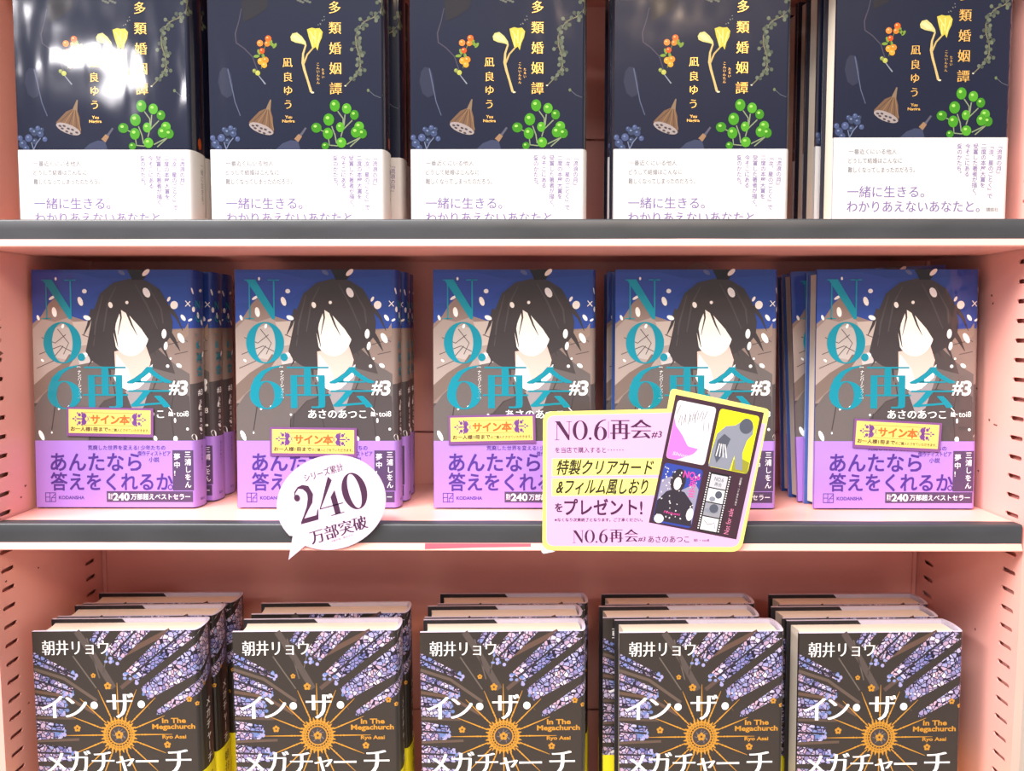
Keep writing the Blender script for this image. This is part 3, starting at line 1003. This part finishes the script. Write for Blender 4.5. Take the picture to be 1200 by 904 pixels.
# ---- C: church novel with gold sun (lower shelf)
def art_low(sh):
    a = lambda h, r=0.4: mat(h, r, coat=0.5, film=(30.0, 0.08, 0.2), name='church_print')
    pm = PM(sh.sf, lambda x, y: ((x - 78) * 0.1935, 192 - (y - 372) * 0.2043))
    blk = a('#1f1a1a')
    case_mesh(pm, sh, blk, mat('#c9c3d6', 0.6, name='lavender_endpaper'), mat('#cfc9da', 0.5, name='jacket_edge'), mat('#17141c', 0.5, name='black_flap'))
    R = (sh.Wf + sh.L) / 0.1935 + 78
    FX = sh.Wf / 0.1935 + 78
    pm.quad((78, 372), (FX, 372), (FX, 1300), (78, 1300), a('#2b2421'), 0.5, n=4)
    # dark ribs and streaks of the vault
    for p, c, w in ((((260, 372), (330, 480), (400, 600)), '#4d4340', 26), (((420, 480), (500, 440), (640, 372)), '#5a4238', 20), (((430, 600), (560, 500), (752, 400)), '#54403a', 16),
                    (((78, 520), (200, 560), (330, 650)), '#5a4a42', 12), (((78, 610), (200, 630), (320, 700)), '#5c4438', 12), (((78, 715), (240, 720)), '#54423a', 10), (((78, 810), (250, 805)), '#5a463c', 10),
                    (((540, 680), (752, 545), (840, 470)), '#5e463c', 14), (((300, 400), (345, 560)), '#5a504c', 5), (((390, 420), (360, 540)), '#655a55', 4), (((240, 470), (330, 600)), '#5f5651', 5)):
        pm.stroke([(x, y, w) for x, y in p], a(c), 0.9)
    wins = [((310, 410), (335, 372), (395, 372), (345, 432)), ((372, 452), (445, 372), (560, 372), (432, 492)), ((452, 535), (632, 372), (775, 372), (500, 572)),
            ((512, 600), (752, 420), (832, 368), (832, 500), (752, 540), (540, 648)), ((575, 690), (752, 570), (840, 508), (840, 575), (752, 622), (572, 716)),
            ((78, 452), (78, 500), (235, 556), (256, 546)), ((78, 530), (78, 594), (225, 632), (240, 600)), ((78, 625), (78, 704), (195, 712), (208, 648)),
            ((78, 726), (78, 804), (185, 800), (195, 746)), ((78, 822), (78, 892), (215, 892), (216, 836)), ((78, 910), (78, 990), (230, 980), (220, 920))]
    for w in wins:
        if len(w) == 4:
            pm.quad(w[0], w[1], w[2], w[3], GLASSP, 1.5, n=8, k=4)
        else:
            pm.quad(w[0], w[1], w[4], w[5], GLASSP, 1.5, n=8, k=2)
            pm.quad(w[1], w[2], w[3], w[4], GLASSP, 1.5, n=10, k=2)
    # lancet ends: round lights
    rnd = random.Random(11)
    for cx, cy, n, r in ((395, 478, 8, 26), (470, 555, 9, 26), (533, 612, 7, 15), (215, 610, 8, 22), (185, 680, 9, 24), (180, 775, 8, 24), (245, 548, 5, 14), (215, 862, 7, 22)):
        for i in range(n):
            pm.ell(cx + rnd.uniform(-r, r), cy + rnd.uniform(-r, r), rnd.uniform(5, 9), rnd.uniform(5, 9), a(('#7f8cc0', '#9c98c8', '#5f78b0')[i % 3]), 1.8 + .02 * i, n=8)
    lead = a('#221c2c')
    for p in (((400, 470), (500, 372)), ((475, 552), (705, 372)), ((525, 622), (752, 480), (835, 430)), ((575, 702), (752, 596), (838, 542)), ((78, 476), (245, 552)), ((78, 562), (232, 616)), ((78, 664), (200, 680)),
              ((78, 765), (190, 772)), ((78, 856), (215, 862)), ((330, 420), (365, 372))):
        pm.line(list(p), 8, lead, 2.1)
    # author
    wht = a('#f6f3f2')
    pm.txt('朝井リョウ', 118, 408, 268, 58, wht, 4, off=-0.012, smear=0.028)
    # gold sun
    gold = mat('#dfa03a', 0.34, metal=0.5, coat=0.4, film=(30.0, 0.08, 0.2), name='gold_ink')
    cx, cy = 415, 788
    for i in range(16):
        t = 2 * pi * i / 16
        r1 = (218 if i % 2 == 0 else 205)
        pt = [(r, w) for r, w in ((70, 4), (82, 5), (88, 3.5), (94, 7), (100, 3.5), (106, 7), (112, 5), (160, 4), (r1, 1.5))]
        pm.stroke([(cx + r * sin(t), cy - r * 0.96 * cos(t), w) for r, w in pt], gold, 3 + .02 * i)
    for i in range(28):
        t = 2 * pi * i / 28
        pm.stroke([(cx + 50 * sin(t), cy - 49 * cos(t), 3), (cx + 61 * sin(t), cy - 59 * cos(t), 11), (cx + 76 * sin(t), cy - 74 * cos(t), 2)], gold, 3.4 + .01 * i)
        t += pi / 28
        pm.stroke([(cx + 46 * sin(t), cy - 45 * cos(t), 3), (cx + 64 * sin(t), cy - 62 * cos(t), 2.5)], gold, 3.4 + .01 * i)
    pm.ring(cx, cy, 51, 50, 47, 46, gold, 3.9)
    pm.ring(cx, cy, 41, 40, 36, 35, gold, 3.9)
    for i in range(24):
        t = 2 * pi * i / 24
        pm.ell(cx + 44 * sin(t), cy - 43 * cos(t), 2.6, 2.6, gold, 4.2, n=6)
    pm.ell(cx, cy, 37, 36, a('#3a3233'), 3.6)

    def flower(x, y, r):
        for i in range(5):
            t = 2 * pi * i / 5
            pm.ell(x + r * .6 * sin(t), y - r * .6 * cos(t), r * .42, r * .42, gold, 4, n=10)
        pm.ell(x, y, r * .28, r * .28, a('#4a3020'), 4.3, n=8)
    flower(cx, cy, 17)
    for i in range(9):
        t = rnd.uniform(0, 2 * pi)
        pm.line([(cx + 14 * cos(t), cy + 14 * sin(t)), (cx + 28 * cos(t + .3), cy + 28 * sin(t + .3))], 1.6, a('#8a8080'), 4)
    for x, y, r in ((320, 549, 10), (377, 591, 15), (245, 760, 14), (612, 830, 14), (708, 647, 12), (740, 665, 9)):
        flower(x, y, r)
    # title over the sun
    for ch, x, y, s in (('イ', 150, 672, 112), ('ン', 240, 672, 112)):
        pm.char(ch, x, y, s, wht, 5, off=-0.010, smear=0.03)
    pm.ell(318, 668, 15, 15, wht, 5)
    pm.char('ザ', 425, 668, 118, wht, 5, off=-0.010, smear=0.03)
    pm.ell(511, 666, 15, 15, wht, 5)
    for ch, x, s in (('メ', 150, 104), ('ガ', 245, 108), ('チ', 345, 108), ('ャ', 435, 100), ('ー', 525, 112), ('チ', 655, 122)):
        pm.char(ch, x, 896, s, wht, 5, off=-0.010, smear=0.03)
    pm.txt('In The', 593, 722, 98, 21, gold, 4, off=0.03)
    pm.txt('Megachurch', 552, 746, 176, 27, gold, 4, off=0.03)
    pm.txt('Ryo Asai', 592, 790, 98, 20, gold, 4, off=0.03)
    # spine
    us = (sh.Wf + sh.L * 0.45) / 0.1935 + 78
    pm.vtxt('メガチャーチ', us, 662, 46, 42, wht, 4, off=-0.004, smear=0.012)
    flower(us - 26, 600, 8)
    pm.vtxt('朝井リョウ', us, 960, 34, 32, wht, 4)
    return pm


def band_low(sh):
    y = mat('#efe414', 0.45, coat=0.3, name='yellow_paper_band')
    k = mat('#26221c', 0.5, name='black_ink')
    pm = PM(sh.sf, lambda x, z: (x, z), base=0.5)
    band_mesh(pm, sh, 75, y, 0.45)
    us = sh.Wf + sh.L * 0.45
    old = pm.mp
    pm.mp = lambda x, yy: (x, 75 - yy)
    pm.vtxt('朝井リョウ', us, 5, 10, 9, k, 1)
    pm.mp = old
    return pm


SH_A = Shape(131, 192, 25.0, 4.5)
SH_B = Shape(131, 192, 22.3, 5.0)
SH_C = Shape(131.5, 192, 28.0, 4.5, th=2.5)


def make_book(cover, sh, band, rec=3.2):
    r = thing('book', '', 'book')
    cover.build('cover', r)
    pages_mesh(sh, rec).build('page_block', r)
    band.build('paper_band', r)
    return r


def copy_book(src):
    r = src.copy()
    COL.objects.link(r)
    for ch in src.children:
        if ch.name.startswith('signed_label'):
            continue
        c = ch.copy()
        COL.objects.link(c)
        c.parent = r
    return r


def place(proto, used, sh, X, Y, Z, lean, yaw, roll, label, group):
    b = proto if not used else copy_book(proto)
    b.rotation_euler = (radians(-lean), radians(roll), radians(yaw))
    dz = sh.T * sin(radians(max(0, lean))) + max(0, sh.W * sin(radians(roll)))
    b.location = (X * S, Y * S, (Z + dz + 0.15) * S + ZO)
    b['label'] = label
    b['group'] = group
    return b


ORD = ['leftmost', 'second', 'middle', 'fourth', 'rightmost']
DEP = ['front', 'second', 'third', 'rearmost']

# ---- top shelf
proto = make_book(art_top(SH_A), SH_A, band_top(SH_A))
G1 = 'dark botanical novels on the top shelf'
YA, PA = 17.0, 26.3
zb = 216 + 59
stacks = [
    ('leftmost', 0, [(17.5, 0, 'l'), (248.5, 1, 'r')]),
    ('second', 0, [(245.0, 0, 'l'), (475.5, 1, 'r'), (480.5, 2, 'r')]),
    ('middle', 0, [(481.0, 0, 'l')]),
    ('fourth', 0, [(719.5, 0, 'l'), (712.6, 1, 'l')]),
    ('rightmost', 8, [(976.5, 0, 'l'), (955.0, 1, 'l'), (944.0, 2, 'l'), (929.0, 3, 'l')]),
]
used = False
for name, dz, bs in stacks:
    for u, k, side in bs:
        Y = YA + k * PA
        X = Xat(u, Y, zb) if side == 'l' else Xat(u, Y + SH_A.T * 0.5, zb) - SH_A.W
        nm = {'leftmost': 'leftmost', 'second': 'second from left', 'middle': 'middle', 'fourth': 'fourth from left', 'rightmost': 'rightmost'}[name]
        dp = 'front' if k == 0 else ('rearmost' if k == len(bs) - 1 and k > 1 else ('second' if k == 1 else 'third'))
        lb = f'{dp} dark botanical novel with white paper band, {nm} stack on top shelf'
        place(proto, used, SH_A, X, Y, 216 + dz, 1.2, (0.4 if k else 0), 0, lb, G1)
        used = True
rz = PM()
xr = Xat(929, YA + 3 * PA, 225)
rz.box(xr - 4, 378, YA - 2, YA + 4 * PA + 4, 0.05, 7.95, mat('#efe9e4', 0.7, name='white_foam_board'))
ro = rz.build('display_riser')
ro.location = (0, 0, 0.216 + ZO)
tag(ro, 'thin white board under the rightmost stack of dark novels on top shelf', 'riser')

# ---- middle shelf
proto = make_book(art_mid(SH_B), SH_B, band_mid(SH_B), rec=2.6)
G2 = 'illustrated novels with teal titles on the middle shelf'
YB, PB = 46.0, 23.6
lab_mesh = None
stacks = [
    ('leftmost', [(41, 592, 0, 'l', 0), (257.5, 450, 1, 'r', 0), (270.5, 450, 2, 'r', 0)]),
    ('second from left', [(278, 592, 0, 'l', 0), (480, 450, 1, 'r', 0), (484.5, 450, 2, 'r', 0)]),
    ('middle', [(508.5, 592, 0, 'l', 0)]),
    ('fourth from left', [(721.5, 325, 0, 'l', 0), (711.5, 325, 1, 'l', 0)]),
    ('rightmost', [(953, 592, 0, 'l', 0), (934, 575, 1, 'l', -2.6), (925, 575, 2, 'l', -1.8)]),
]
labels = {'leftmost': (129, 495, -1.0), 'second from left': (367.3, 518.3, -0.6), 'middle': (576.5, 503.5, 1.2), 'rightmost': (1051.5, 510.5, -3.0)}
used = False
LEAN_B = 2.4
for name, bs in stacks:
    for u, v, k, side, roll in bs:
        Y = YB + k * PB
        zt = inv(u, v, Y)[1]
        yt = Y + max(0, zt) * sin(radians(LEAN_B))
        X = Xat(u, yt, zt) if side == 'l' else Xat(u, yt + SH_B.T * 0.5, zt) - SH_B.W
        if roll:
            X += max(0, zt) * sin(radians(-roll))
        dp = 'front' if k == 0 else ('second' if k == 1 else 'rearmost')
        extra = {'leftmost': 'beside left panel', 'second from left': 'behind balloon card', 'fourth from left': 'behind pink card'}.get(name, 'with lilac band')
        lb = f'{dp} illustrated blue novel with teal title, {name} stack on middle shelf'
        b = place(proto, used, SH_B, X, Y, 0, LEAN_B, 0, roll, lb, G2)
        used = True
        if k == 0 and name in labels:
            lu, lv, lr = labels[name]
            bpy.context.view_layer.update()
            M = b.matrix_world.copy()
            # meet the cover plane with the view ray through the label's middle
            d = _cm @ Vector(((lu - CXP) / FPX, -(lv - CYP) / FPX, -1))
            o3 = Vector((CAM[0] * S, CAM[1] * S, CAM[2] * S + ZO))
            Mi = M.inverted()
            lo, ld = Mi @ o3, Mi.to_3x3() @ d
            t = (-0.0012 - lo.y) / ld.y
            p = lo + ld * t
            if lab_mesh is None:
                l = signed_label().build('signed_label', b)
                lab_mesh = l.data
            else:
                l = link(bpy.data.objects.new('signed_label', lab_mesh), b)
            l.location = (p.x, -0.0009, p.z)
            l.rotation_euler = (0, radians(-lr), 0)
            l['label'] = 'yellow signed-copy label with a violet rim'

# ---- lower shelf
proto = make_book(art_low(SH_C), SH_C, band_low(SH_C))
G3 = 'dark church novels with gold suns on the lower shelf'
YC, PC = 18.5, 29.6
ZC = -285.0
zt = ZC + 192
stacks = [
    ('leftmost', [(37, 0, 0), (90, 1, 1), (117.4, 2, 1)]),
    ('second from left', [(273.4, 0, 0), (309, 1.2, 1)]),
    ('middle', [(494, 0, 0), (504, 1, 1), (517.6, 2, 1)]),
    ('fourth from left', [(728, 0, 0), (704, 1, 1), (706, 2, 1)]),
    ('rightmost', [(938, 0, 0), (905, 1, 1), (901, 2, 1)]),
]
used = False
for name, bs in stacks:
    for u, k, side in bs:
        Y = YC + k * PC
        X = Xat(u, Y + (SH_C.T if side else 0) + 3, zt)
        dp = 'front' if k == 0 else ('second' if k < 1.5 else 'rearmost')
        lb = f'{dp} dark church novel with gold sun cover, {name} stack on lower shelf'
        place(proto, used, SH_C, X, Y, ZC, 0.8, 0.8, -0.4 if k < 2 else -0.2, lb, G3)
        used = True


# ------------------------------------------------------------------ cards on the middle shelf's edge
def card_map(Y):
    return lambda x, y: inv(x, y, Y)


# balloon card
YK = -3.0
pm = PM(lambda u, z, off: (u, YK - off, z), card_map(YK))
bal = mat('#d8bfd8', 0.5, coat=0.15, name='pale_pink_card')
plum = mat('#43203f', 0.5, name='plum_ink')
outl = []
cxb, cyb = 388.2, 589.2
n = 64
tail = (338.0, 656.6)
for i in range(n):
    t = 2 * pi * i / n
    ex, ey = 64.5 * cos(t), 55.0 * sin(t)
    r = radians(14)
    x, y = cxb + ex * cos(r) + ey * sin(r) * 1.0, cyb - ex * sin(r) + ey * cos(r)
    outl.append((x, y))
# open the outline at lower left for the tail
j = [i for i, (x, y) in enumerate(outl) if 343 < x < 358 and y > 620]
i0, i1 = min(j), max(j)
outl = outl[:i0] + [(357.5, 640.0), tail, (343.0, 628.5)] + outl[i1 + 1:]
m = len(outl)
front = [pm.P(x, y, 0) for x, y in outl]
back = [(p[0], p[1] + 1.2, p[2]) for p in front]
pm.raw(front + back, [tuple(range(m)), tuple(range(m, 2 * m))] + [(i, (i + 1) % m, m + (i + 1) % m, m + i) for i in range(m)], bal)
A = 17.0
pm.txt('シリーズ累計', 358.0, 556.0, 47, 9.2, plum, 2, off=-0.002, smear=0.015, rot=A)
org = (352.0, 615.0)


def num(ch, dx, w, h):
    pm.didone(ch, org[0] + dx, org[1] - h, w, h, plum, 2, rot=A - 1.5, org=org)


num('2', 0, 27, 43)
num('4', 27, 28, 43)
num('0', 57, 29, 42)
pm.txt('万部突破', 366.5, 622.5, 68, 16, plum, 2, off=-0.012, smear=0.035, rot=A)
pm.txt('※電子含、累計です', 389, 633.5, 26, 2.2, mat('#a8707c', 0.5, name='dusty_red_ink'), 2, rot=A)
bc = pm.build('balloon_card')
bc.location.z = ZO
tag(bc, 'pale pink speech balloon card reading 240 on the middle shelf edge', 'sign')

# big promotion card
YK2 = -3.4
pm = PM(lambda u, z, off: (u, YK2 - off, z), card_map(YK2))
ye, pk = mat('#e6dc74', 0.45, coat=0.15, name='yellow_card_border'), mat('#d6a6d6', 0.45, coat=0.15, name='pink_card')


def rounded(pts, r, k=5):
    out = []
    n = len(pts)
    for i, p in enumerate(pts):
        a, b = pts[i - 1], pts[(i + 1) % n]
        rr = r[i] if isinstance(r, (list, tuple)) else r
        if rr <= 0:
            out.append(p)
            continue
        da, db = hypot(a[0] - p[0], a[1] - p[1]), hypot(b[0] - p[0], b[1] - p[1])
        s = (p[0] + (a[0] - p[0]) / da * rr, p[1] + (a[1] - p[1]) / da * rr)
        e = (p[0] + (b[0] - p[0]) / db * rr, p[1] + (b[1] - p[1]) / db * rr)
        for q in range(k + 1):
            t = q / k
            out.append(((1 - t) ** 2 * s[0] + 2 * t * (1 - t) * p[0] + t * t * e[0], (1 - t) ** 2 * s[1] + 2 * t * (1 - t) * p[1] + t * t * e[1]))
    return out


outl = rounded([(636.5, 483.0), (782.2, 479.6), (786.6, 455.2), (902.2, 480.0), (868.5, 647.0), (635.5, 645.2)], [11, 0, 6, 6, 12, 11])
m = len(outl)
front = [pm.P(x, y, 0) for x, y in outl]
back = [(p[0], p[1] + 1.4, p[2]) for p in front]
pm.raw(front + back, [tuple(range(m)), tuple(range(m, 2 * m))] + [(i, (i + 1) % m, m + (i + 1) % m, m + i) for i in range(m)], ye)
pm.poly(rounded([(641.0, 487.3), (790, 483.6), (897, 497), (865.0, 641.4), (640.2, 640.0)], [9, 0, 0, 9, 9]), pk, 1)
plum2 = mat('#451a3e', 0.5, name='plum_ink_dark')
hl = mat('#ece27c', 0.5, name='yellow_highlight')
blk = mat('#2a2418', 0.5, name='black_marker')


def title(x, y, w, h, L=3):
    """NO.6 with its two kanji, box of the four figures (x, y, w, h)"""
    pm.didone('N', x, y + h * .08, w * .30, h * .92, plum2, L)
    pm.didone('O', x + w * .345, y + h * .06, w * .29, h * .92, plum2, L)
    pm.didone('.', x + w * .655, y + h * .86, w * .055, h * .13, plum2, L)
    pm.didone('6', x + w * .755, y, w * .25, h, plum2, L)


title(650.0, 492.0, 61, 24)
pm.line([(713, 494), (713, 514)], 0.6, plum2, 3)
pm.txt('再', 716, 492.6, 21.5, 22.5, plum2, 3, off=-0.016, smear=0.045)
pm.txt('会', 740, 492.0, 22.5, 22, plum2, 3, off=-0.016, smear=0.045)
pm.txt('#3', 763, 505.4, 12, 8.2, plum2, 3, off=0.01, shear=0.15)
pm.txt('を当店で購入すると･･････', 650.5, 524.2, 80, 6.8, plum2, 3, off=0.006)
pm.poly([(647.0, 537.6), (787, 537.0), (782, 556.6), (646.8, 558.2)], hl, 2)
pm.poly([(646.8, 561.0), (779, 560.4), (775, 580.6), (646.6, 581.4)], hl, 2)
pm.txt('特製クリアカード', 651, 539.0, 112, 17.5, blk, 4, off=0.016, shear=0.22)
pm.txt('&フィルム風しおり', 651, 562.0, 106, 17.5, blk, 4, off=0.016, shear=0.22)
pm.txt('を', 650.5, 590, 8.5, 10, plum2, 3, off=0.02)
pm.txt('プレゼント!', 661.5, 585.0, 91, 18.5, plum2, 3, off=0.018)
pm.txt('※なくなり次第終了となります。ご了承ください。', 650, 607.3, 103, 4.2, plum2, 3, off=0.012)
title(671.0, 620.5, 41, 16)
pm.txt('再', 715, 621.0, 14.5, 14.6, plum2, 3, off=-0.016, smear=0.045)
pm.txt('会', 732.5, 620.6, 14.5, 14.6, plum2, 3, off=-0.016, smear=0.045)
pm.txt('#3', 747.5, 629.5, 8.5, 5.6, plum2, 3, off=0.01, shear=0.15)
pm.txt('あさのあつこ', 759.5, 628.4, 48, 7.6, plum2, 3, smear=0.012)
pm.txt('絵・toi8', 813, 631.4, 18, 3.8, plum2, 3)
# inset sheet with four pictures
ins = [(791.8, 462.6), (895.2, 483.8), (862.8, 632.4), (760.3, 612.5)]
pm.poly(ins, mat('#3a2230', 0.45, name='plum_sheet'), 4)


def B(s, t):
    """inset sheet: s across, t down, both 0..1"""
    x = (ins[0][0] * (1 - s) + ins[1][0] * s) * (1 - t) + (ins[3][0] * (1 - s) + ins[2][0] * s) * t
    y = (ins[0][1] * (1 - s) + ins[1][1] * s) * (1 - t) + (ins[3][1] * (1 - s) + ins[2][1] * s) * t
    return x, y


Oldmp = pm.mp
pm.mp = lambda s, t: Oldmp(*B(s, t))


def rr(s0, t0, s1, t1, m, L, r=0.035):
    pm.poly(rounded([(s0, t0), (s1, t0), (s1, t1), (s0, t1)], r, 4), m, L)


ww, pink2, yel, gry, dgr = mat('#d2ced2', 0.45, name='white_print'), mat('#e070c4', 0.45, name='pink_print'), mat('#e0dc1c', 0.45, name='yellow_print'), mat('#7e8290', 0.45, name='grey_print'), mat('#4c505e', 0.45, name='dark_grey_print')
# picture 1: white on pink, plain shapes
rr(.035, .035, .475, .49, ww, 5)
pm.poly(rounded([(.037, .17), (.07, .23), (.16, .29), (.25, .37), (.37, .375), (.33, .42), (.23, .46), (.16, .488), (.037, .488)], [.005, .01, .02, .02, .01, .02, .02, .01, .03], 3), pink2, 6)
lg = mat('#6a6572', 0.5, name='pencil_print')
for i in range(16):
    x = .08 + .36 * ((i * 0.37) % 1)
    y = .07 + .10 * ((i * 0.61) % 1)
    pm.line([(x, y), (x + .012 * ((i % 5) - 2), y + .07)], .006, lg, 6)
pm.txt('Shion', .10, .43, .17, .026, ww, 7, shear=0.3)
# picture 2: grey draped figure without a face on yellow
rr(.515, .035, .965, .49, yel, 5)
pm.poly([(.52, .36), (.54, .23), (.62, .16), (.72, .14), (.78, .10), (.86, .08), (.92, .12), (.93, .18), (.88, .24), (.86, .34), (.9, .47), (.82, .47), (.78, .37), (.76, .487), (.52, .487)], gry, 6)
pm.ell(.84, .13, .075, .06, dgr, 6.5, n=18)
pm.poly([(.56, .28), (.62, .22), (.7, .25), (.66, .37), (.6, .45), (.56, .4)], dgr, 7)
for i in range(4):
    pm.line([(.59 + .02 * i, .30), (.58 + .04 * i, .40)], .012, ww, 7.5)
pm.poly([(.78, .40), (.86, .38), (.96, .40), (.96, .487), (.78, .487)], mat('#8c8a2c', 0.45, name='olive_print'), 5.5)
# picture 3: dark bust under a blue sky, petals
blu, drk = mat('#2c3f96', 0.45, name='blue_print'), mat('#2c2632', 0.45, name='dark_print')
rr(.035, .525, .475, .985, blu, 5)
pm.poly([(.04, .66), (.14, .62), (.2, .70), (.3, .70), (.42, .64), (.47, .68), (.47, .95), (.04, .95)], mat('#8a86a0', 0.45, name='mauve_print'), 5.4)
pm.poly([(.04, .97), (.04, .82), (.12, .74), (.2, .71), (.32, .72), (.44, .80), (.47, .97)], drk, 5.8)
pm.ell(.225, .645, .085, .095, drk, 6, n=20)
pm.ell(.225, .665, .042, .05, mat('#f0dcd6', 0.45, name='pale_print'), 6.4, n=16)
mag = mat('#e0409c', 0.45, name='magenta_print')
pm.txt('NO.6', .27, .555, .19, .055, mag, 7, off=0.02)
pm.char('再', .39, .645, .08, mag, 7)
pm.char('会', .40, .715, .08, mag, 7)
pm.txt('Nezumi', .14, .885, .18, .02, mag, 7, shear=0.3)
rnd = random.Random(4)
for i in range(46):
    pm.ell(rnd.uniform(.05, .46), rnd.uniform(.54, .97), rnd.uniform(.004, .010), rnd.uniform(.003, .008), ww, 7 + .02 * i, rot=rnd.uniform(0, 180), n=7)
pm.ell(.10, .955, .055, .035, ww, 7, n=14)
pm.ell(.43, .88, .04, .05, ww, 6.8, n=14)
# picture 4: film strip with perforations
rr(.535, .525, .80, .985, mat('#17131a', 0.45, name='film_black'), 5, r=0.01)
for k in range(24):
    for s in (.545, .775):
        pm.rect(s, .533 + .0187 * k, s + .016, .533 + .0187 * k + .010, ww, 6)
for k, c in enumerate((mat('#b8b8c0', .45, name='silver_print'), mat('#dcdce2', .45, name='light_print'), mat('#8c8c96', .45, name='mid_grey_print'), ww)):
    t = .54 + .111 * k
    pm.rect(.575, t, .762, t + .102, c, 6)
pm.txt('NO.6', .62, .558, .10, .03, dgr, 7)
pm.txt('再会', .63, .597, .08, .03, dgr, 7)
pm.ell(.70, .69, .04, .03, dgr, 7, n=14)
pm.ell(.64, .73, .035, .02, gry, 7, n=14)
pm.ell(.68, .80, .05, .035, dgr, 7, n=14)
pm.ell(.66, .82, .08, .02, gry, 6.6, n=14)
pm.line([(.60, .90), (.65, .93), (.72, .91), (.74, .95)], .005, lg, 7)
pm.mp = lambda s, t: Oldmp(*B(.91 - t * 0.70, s)) if False else Oldmp(*B(s, t))
pink3 = mat('#d07a9c', 0.45, name='rose_print')


def vert(x, y):
    # text laid out along the sheet's right margin, reading upwards: x -> up the sheet, y -> across it
    return (y, x)


pm.txt('Not for sale', 0, 0, 1, 1, pink3, 7, shear=0.0, fn=lambda X, Y: (.845 + .055 * Y, .975 - .20 * X))
pm.txt('©あさのあつこ・講談社', 0, 0, 1, 1, ww, 7, fn=lambda X, Y: (.895 + .022 * Y, .745 - .22 * X))
pm.mp = Oldmp
# torn bit of white tape at the lower left corner
pm.poly([(635.2, 639.0), (640.5, 643.6), (650.5, 646.6), (637.0, 649.2), (634.6, 647)], mat('#f6f0ee', 0.5, name='white_tape'), -1)
pc = pm.build('promotion_card')
pc.location.z = ZO
tag(pc, 'pink card with yellow border and tilted picture sheet on middle shelf edge', 'sign')
